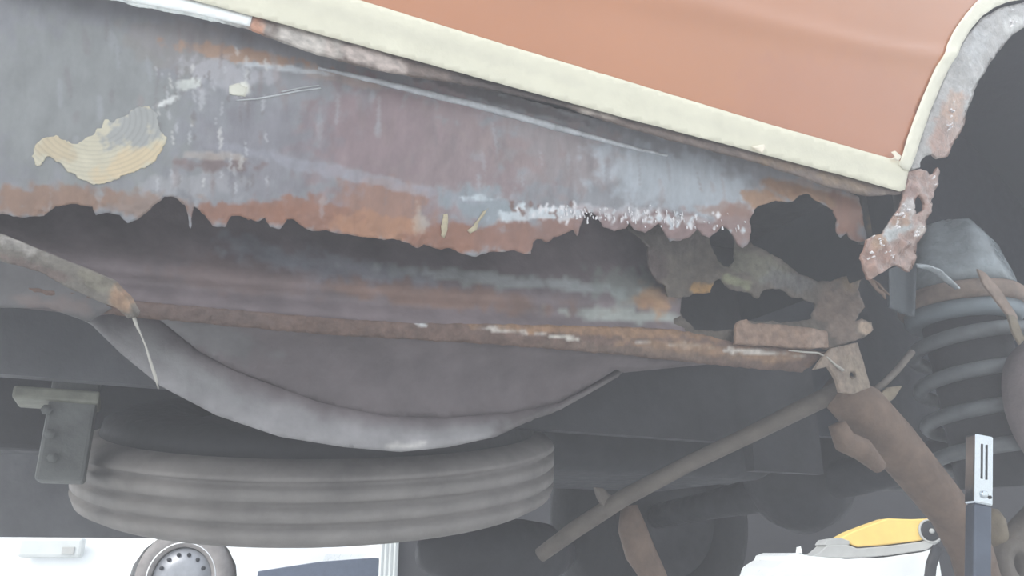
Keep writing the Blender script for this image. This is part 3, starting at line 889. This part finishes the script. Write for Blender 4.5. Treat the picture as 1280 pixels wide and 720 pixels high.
# ---- trailing arm, mounting bracket, tie rod
arm = [on_w(x, y, w) for x, y, w in ((1044, 486, 0.80), (1076, 510, 0.80), (1112, 548, 0.81), (1152, 596, 0.82), (1190, 643, 0.83), (1214, 690, 0.84), (1228, 740, 0.85))]
tube('trailing_arm', arm, [0.026, 0.035, 0.034, 0.032, 0.031, 0.030, 0.030], M_pipe, car_root, 20)
hole = [(1066 + 4.2 * math.cos(a), 469 + 4.6 * math.sin(a)) for a in [2 * math.pi * k / 12 for k in range(12)]]
sheet('mounting_bracket', [(1018, 462), (1030, 445), (1040, 435), (1072, 428), (1080, 455), (1088, 484), (1066, 493), (1050, 490), (1046, 474), (1036, 458)], lambda x, y: on_w(x, y, 0.742 + 0.0003 * (x - 1060)), M_rust, car_root, 0.004, 3, holes=[hole], disp=0.0006, dsc=12,
      colour=painter((138, 122, 110), [(1070, 470, 20, 30, 0, (146, 132, 118), 0.6, 0.5)], 101, 0.12, 12))
tube('bare_edge', [on_w(x, y, 0.735) for x, y in ((986, 438), (1004, 440), (1022, 441), (1034, 447), (1044, 456), (1054, 463))], [0.0008, 0.0012, 0.0012, 0.0014, 0.0016, 0.0022], M_wire, car_root, 8)
tube('arm_clamp', [on_w(x, y, 0.79) for x, y in ((1046, 530), (1056, 552), (1078, 562), (1100, 584))], [0.012, 0.016, 0.016, 0.010], M_pipe, car_root, 12)
tube('brake_pipe', [on_w(x, y, 0.80) for x, y in ((1088, 492), (1104, 480), (1122, 462), (1140, 440))], 0.005, M_rod, car_root, 10)
sheet('arm_gusset', [(1092, 500), (1106, 506), (1118, 498), (1128, 482), (1110, 484)], lambda x, y: on_w(x, y, 0.785), M_tan, car_root, 0.003, 5)
rod = [on_w(x, y, w) for x, y, w in ((675, 694, 1.12), (720, 661, 1.07), (780, 622, 1.02), (860, 580, 0.94), (940, 542, 0.88), (1000, 512, 0.83), (1050, 488, 0.80))]
tube('tie_rod', rod, [0.011, 0.0125, 0.0125, 0.0115, 0.0118, 0.0125, 0.013], M_rod, car_root, 16)
sheet('rod_tab', [(744, 609), (754, 610), (762, 618), (776, 622), (772, 640), (758, 646), (754, 632), (748, 622)], lambda x, y: on_w(x, y, 1.03), M_rod, car_root, 0.006, 4)
tube('hanger_strap', [on_w(x, y, 1.06) for x, y in ((786, 632), (790, 660), (800, 690), (815, 716), (830, 740))], [0.014, 0.024, 0.026, 0.022, 0.016], M_pipe, car_root, 12, flat=0.9)

# ---- rear axle, differential, far wheel, fuel tank, silencer
FH = car(hs, 2.02, 0.60)
a0 = on_w(1330, 540, 0.82)
tube('rear_axle', [a0.lerp(FH, t) for t in (0, 0.2, 0.45, 0.55, 0.8, 1)], [0.04, 0.035, 0.045, 0.045, 0.035, 0.035], M_dark, car_root, 20)
lathe('differential', [(0.0, -0.13), (0.07, -0.11), (0.12, -0.05), (0.135, 0.0), (0.12, 0.05), (0.07, 0.11), (0.0, 0.13)], a0.lerp(FH, 0.5) + ZV * 0.03, UV, M_dark, car_root, 32)
fw = lathe('wheel', [(0.17, -0.08), (0.26, -0.09), (0.292, -0.075), (0.302, -0.04), (0.303, 0.04), (0.294, 0.075), (0.26, 0.09), (0.17, 0.08)], FH, WV, M_tyre_dark, car_root, 48, closed=True)
rimf = lathe('rim', [(0.05, -0.03), (0.12, -0.04), (0.168, -0.075), (0.168, 0.07), (0.05, 0.03)], FH, WV, M_dark, fw, 40)
rimf.matrix_parent_inverse = Matrix.Identity(4)
box('fuel_tank', car(0.55, 1.25, 0.64), UV * 0.62, WV * 0.42, ZV * 0.2, M_dark, car_root, 0.03, True)
tube('exhaust_silencer', [car(0.66 + 0.07 * k, 1.95, 0.50) for k in range(7)], [0.03, 0.075, 0.085, 0.085, 0.085, 0.075, 0.03], M_dark, car_root, 20)

# lower spring arm bush beside the post
bush = on_w(1262, 706, 0.86)
lathe('arm_bush', [(0.018, -0.02), (0.036, -0.022), (0.042, -0.012), (0.042, 0.012), (0.036, 0.022), (0.018, 0.02)], bush, WV, M_rod, car_root, 32, closed=True)
tube('bush_arm', [bush + ZV * 0.03, on_w(1272, 668, 0.87), on_w(1300, 640, 0.88), on_w(1330, 620, 0.9)], [0.018, 0.020, 0.022, 0.022], M_rod, car_root, 14)
lathe('bump_stop', [(0.0, -0.03), (0.014, -0.028), (0.018, -0.01), (0.018, 0.012), (0.010, 0.028), (0.0, 0.03)], on_w(1243, 660, 0.86), ZV, M_tan, car_root, 20)

# ---------------------------------------------------------------- spare tyre in its well (a thing of its own)
tdepth = 1.20
tc0 = at_y(410, 561, tdepth)
TAX = Vector((0.025, -math.sin(math.radians(15)), math.cos(math.radians(15)))).normalized()
RT = 0.335
spare = empty('spare_tyre', tc0, 'large dusty spare tyre lying flat and slightly tilted under the rusty panel', 'tyre')
tp = [(RT - 0.085, -0.060), (RT - 0.05, -0.066), (RT - 0.02, -0.062), (RT - 0.005, -0.054)]
for c in (-0.036, -0.014, 0.008):
    tp += [(RT, c - 0.0045), (RT - 0.008, c - 0.003), (RT - 0.008, c + 0.003), (RT, c + 0.0045)]
tp += [(RT - 0.003, 0.018), (RT - 0.012, 0.026), (RT - 0.03, 0.032)]
lathe('tread', tp + [(RT - 0.09, 0.03), (RT - 0.09, -0.05)], tc0, TAX, M_tyre, spare, 128, closed=True)
lathe('sidewall', [(RT - 0.031, 0.031), (RT - 0.036, 0.05), (RT - 0.05, 0.06), (RT - 0.078, 0.064), (RT - 0.12, 0.062), (RT - 0.15, 0.05), (RT - 0.15, -0.05), (RT - 0.12, -0.062), (RT - 0.084, -0.060), (RT - 0.088, 0.02)], tc0, TAX, M_tyre_dark, spare, 96, closed=True)  # dark rubber puts the shade above the tread into the colour
lathe('wheel_disc', [(0.0, 0.02), (0.05, 0.025), (0.12, 0.02), (0.19, 0.045), (0.194, 0.0), (0.194, -0.045), (0.12, 0.0), (0.0, 0.005)], tc0, TAX, M_dark, spare, 64)
tube('spare_wheel_bolt', [tc0 + TAX * 0.02, tc0 + TAX * 0.2, Vector((tc0.x, tc0.y, 0.99))], 0.012, M_dark, car_root, 12)

# ---------------------------------------------------------------- chrome topped stand post in front of the trailing arm
PY = 1.06
pt = at_y(1224, 545, PY)
pq = at_y(1222, 720, PY)
PD = (pt - pq).normalized()                    # the post leans a little
pf = pt - PD * (pt.z / PD.z)                   # its foot on the floor
stand = empty('axle_stand', Vector((pf.x, pf.y, 0)), 'upright post with a bright slotted chrome top in front of the brown arm', 'stand')
hw = 0.0122
PX = Vector((1, 0, 0)) - PD * PD.x
PX.normalize()
PN = PD.cross(PX).normalized()                 # away from the camera
if PN.y < 0:
    PN = -PN


def on_post(yp, dx=0.0, dn=0.0):
    k = (at_y(1223, yp, PY).z - pf.z) / PD.z
    return pf + PD * k + PX * dx + PN * dn


LT = (on_post(545) - on_post(632)).length
box('chrome_top', on_post(632, -hw, -hw), PX * 2 * hw, PN * 2 * hw, PD * LT, M_chrome, stand, 0.003)
box('post', pf + PX * -(hw - 0.0008) - PN * (hw - 0.0008) + PD * 0.008, PX * 2 * (hw - 0.0008), PN * 2 * (hw - 0.0008), on_post(632) - pf - PD * 0.008, M_blue, stand, 0.003)
for dx in (-0.0040, 0.0020):
    box('slot', on_post(600, dx, -hw - 0.001), PX * 0.002, PN * 0.002, PD * (on_post(557) - on_post(600)).length, M_hole, stand)
lathe('bolt_head', [(0.0, 0.0), (0.0048, 0.0), (0.0048, 0.003), (0.0025, 0.004), (0.0, 0.004)], on_post(619, 0, -hw), -PN, M_chrome, stand, 6)
lathe('bolt_hole', [(0.0, 0.0), (0.0022, 0.0), (0.0022, 0.0012), (0.0, 0.0012)], on_post(621, 0.0075, -hw), -PN, M_hole, stand, 12)
lathe('base_plate', [(0.0, 0.012), (0.09, 0.012), (0.1, 0.008), (0.1, 0.0), (0.0, 0.0)], Vector((pf.x, pf.y, 0)), ZV, M_blue, stand, 32)

# ---------------------------------------------------------------- white bench with the yellow jack
BY = 3.75


def bp(x, y, d=BY):
    return at_y(x, y, d)


bench_out = [bp(x, y) for x, y in ((955, 724), (970, 709), (983, 701), (985, 695), (996, 691), (1012, 695), (1060, 699), (1110, 697), (1160, 690), (1172, 686))]
lo_z = 0.0
bench_out = bench_out + [Vector((bench_out[-1].x, BY, lo_z)), Vector((bench_out[0].x, BY, lo_z))]
bench = prism('white_block', bench_out, Vector((0, 0.5, 0)), M_white, None, 0.004)
tag(bench, 'bright white block with a stepped end, low behind the car, below the yellow jack', 'block')
stud = prism('stud', [bp(996, 691.5, BY + .05), bp(997, 684, BY + .05), bp(1001, 683, BY + .05), bp(1003, 691.5, BY + .05)], Vector((0, 0.015, 0)), M_white, bench)
jack = empty('trolley_jack', bp(1110, 694, BY + 0.1), 'yellow wedge-shaped jack with a round dark wheel, on the white block', 'jack')
JD = BY + 0.06
prism('jack_body', [bp(x, y, JD) for x, y in ((1048, 674), (1064, 665), (1090, 655), (1110, 648), (1140, 649), (1164, 648), (1173, 655), (1178, 663), (1172, 671), (1150, 676), (1110, 681), (1072, 684), (1060, 679))], Vector((0, 0.11, 0)), M_yellow, jack, 0.006)
prism('jack_frame', [bp(x, y, JD - 0.01) for x, y in ((1012, 696.5), (1024, 691), (1034, 682), (1060, 681), (1072, 685.5), (1110, 682.5), (1150, 677.5), (1174, 672), (1180, 664), (1181, 668), (1174, 678), (1158, 687.5), (1110, 694.5), (1060, 697.5))], Vector((0, 0.13, 0)), M_palegrey, jack, 0.004)
prism('jack_nose', [bp(x, y, JD - 0.005) for x, y in ((1030, 681), (1034, 675), (1050, 672), (1062, 676), (1062, 681), (1036, 683))], Vector((0, 0.12, 0)), M_palegrey, jack, 0.003)
jw = bp(1162, 664, JD)
lathe('wheel', [(0.0, 0.018), (0.014, 0.018), (0.03, 0.014), (0.042, 0.012), (0.044, 0.0), (0.0, 0.0)], jw, Vector((0, -1, 0)), M_black, jack, 32)
lathe('hub', [(0.0, 0.026), (0.01, 0.026), (0.012, 0.018), (0.0, 0.018)], jw, Vector((0, -1, 0)), M_palegrey, jack, 16)
lathe('wheel_guard', [(0.045, 0.0), (0.053, 0.0), (0.053, 0.012), (0.045, 0.012)], jw, Vector((0, -1, 0)), M_palegrey, jack, 32, closed=True)
leg = tube('trestle_leg', [bp(1172, 684, BY - 0.12), bp(1164, 706, BY - 0.12), bp(1160, 740, BY - 0.12), Vector((bp(1160, 740, BY - 0.12).x, BY - 0.12, 0.0))], 0.022, M_black, None, 12)
tag(leg, 'dark curved leg standing at the right end of the white block', 'leg stand')

# ---------------------------------------------------------------- parked car beyond the opening
PYC = 5.9
wc = at_y(230, 724, PYC)
WR = 0.335
wc = Vector((wc.x, PYC, WR))
parked = empty('parked_car', Vector((wc.x - 1.2, PYC + 0.8, 0)), 'white car parked in the bright yard beyond the doorway', 'car')


def car_prof(x0):
    return [(0.92, 0.36), (0.98, 0.50), (0.80, 0.68), (0.30, 0.78), (-0.15, 0.95), (-0.75, 1.38), (-1.9, 1.42), (-2.6, 1.05), (-3.1, 0.95), (-3.2, 0.35)]


bm = bmesh.new()
body = car_prof(0)
bot = []
for cxw in (0.0, -2.5):
    pass
def archpts(c, r, n=9):
    return [(c + math.cos(math.radians(180 * k / n)) * -r, 0.30 + max(0, math.sin(math.radians(180 * k / n))) * r * 0.95) for k in range(n + 1)]


bottom = [(-3.2, 0.30)] + archpts(-2.45, 0.38) + archpts(0.0, 0.38)
outline = [(x, z) for x, z in body] + bottom
A = [bm.verts.new((wc.x + x, PYC - 0.02 + (0.0 if z < 0.95 else 0.16), z)) for x, z in outline]
B = [bm.verts.new((wc.x + x, PYC + 1.6 - (0.0 if z < 0.95 else 0.16), z)) for x, z in outline]
bm.faces.new(A)
bm.faces.new(list(reversed(B)))
for i in range(len(A)):
    j = (i + 1) % len(A)
    bm.faces.new((A[i], B[i], B[j], A[j]))
bmesh.ops.recalc_face_normals(bm, faces=bm.faces)
bmesh.ops.triangulate(bm, faces=[f for f in bm.faces if len(f.verts) > 4])
finish('body', bm, M_silver, parked, False)
box('side_window', Vector((wc.x - 2.3, PYC + 0.10, 1.0)), Vector((1.6, 0, 0)), Vector((0, 0.04, 0)), Vector((0, 0, 0.32)), M_glass_dark, parked)
for k, dx in enumerate((0.0, -2.45)):
    c = Vector((wc.x + dx, PYC, WR))
    w_ = lathe('wheel', [(0.21, -0.06), (0.28, -0.07), (0.325, -0.05), (0.335, 0.0), (0.335, 0.12), (0.21, 0.14)], c, Vector((0, 1, 0)), M_tyre, parked, 48, closed=True)
    for nm, pr, mt in (('rim_band', [(0.21, -0.055), (0.242, -0.066), (0.242, -0.03), (0.21, -0.03)], M_rimwhite), ('hub_cap', [(0.0, -0.06), (0.08, -0.058), (0.2, -0.045), (0.205, 0.0), (0.0, 0.0)], M_alloy)):
        q = lathe(nm, pr, c, Vector((0, 1, 0)), mt, w_, 48, closed=(nm == 'rim_band'))
        q.matrix_parent_inverse = Matrix.Identity(4)
    for i in range(14):
        a = 2 * math.pi * i / 14
        v = lathe('vent_hole', [(0.0, -0.012), (0.014, -0.012), (0.014, 0.0), (0.0, 0.0)], c + Vector((math.cos(a) * 0.16, -0.046, math.sin(a) * 0.16)), Vector((0, 1, 0)), M_hole, w_, 8)
        v.matrix_parent_inverse = Matrix.Identity(4)

box('bumper', at_y(20, 697, PYC - 0.1), Vector((0.44, 0, 0)), Vector((0, 0.06, 0)), Vector((0, 0, 0.13)), M_jamb, parked, 0.02)
box('bumper_vent', at_y(76, 693, PYC - 0.11), Vector((0.085, 0, 0)), Vector((0, 0.03, 0)), Vector((0, 0, 0.05)), M_palegrey, parked, 0.004)

# low wedge added for the blue-grey shade under the parked car
QY = 5.2
bpts = [at_y(x, y, QY) for x, y in ((322, 714), (360, 708), (400, 702), (440, 699), (470, 697), (474, 699))]
bpts += [Vector((bpts[-1].x, QY, 0.0)), Vector((bpts[0].x, QY, 0.0))]
wedge = prism('shade_wedge', bpts, Vector((0, 0.35, 0)), M_blue, None, 0.004)
tag(wedge, 'low blue-grey wedge beside the pale door jamb, added for shade under the car', 'shade_wedge')

# ---------------------------------------------------------------- thin haze box added for the veil of a smeared lens
m = bpy.data.materials.new('lens_veil')
m.use_nodes = True
nt = m.node_tree
nt.nodes.remove(nt.nodes['Principled BSDF'])
vs = nt.nodes.new('ShaderNodeVolumeScatter')
vs.inputs['Color'].default_value = (0.95, 0.94, 1.0, 1)
vs.inputs['Density'].default_value = 0.215
vs.inputs['Anisotropy'].default_value = 0.0
nt.links.new(vs.outputs[0], nt.nodes['Material Output'].inputs['Volume'])
hz_ = box('haze', Vector((-2.2, -1.0, 0.002)), Vector((4.6, 0, 0)), Vector((0, 1.98, 0)), Vector((0, 0, 2.2)), m)
hz_['kind'] = 'stuff'
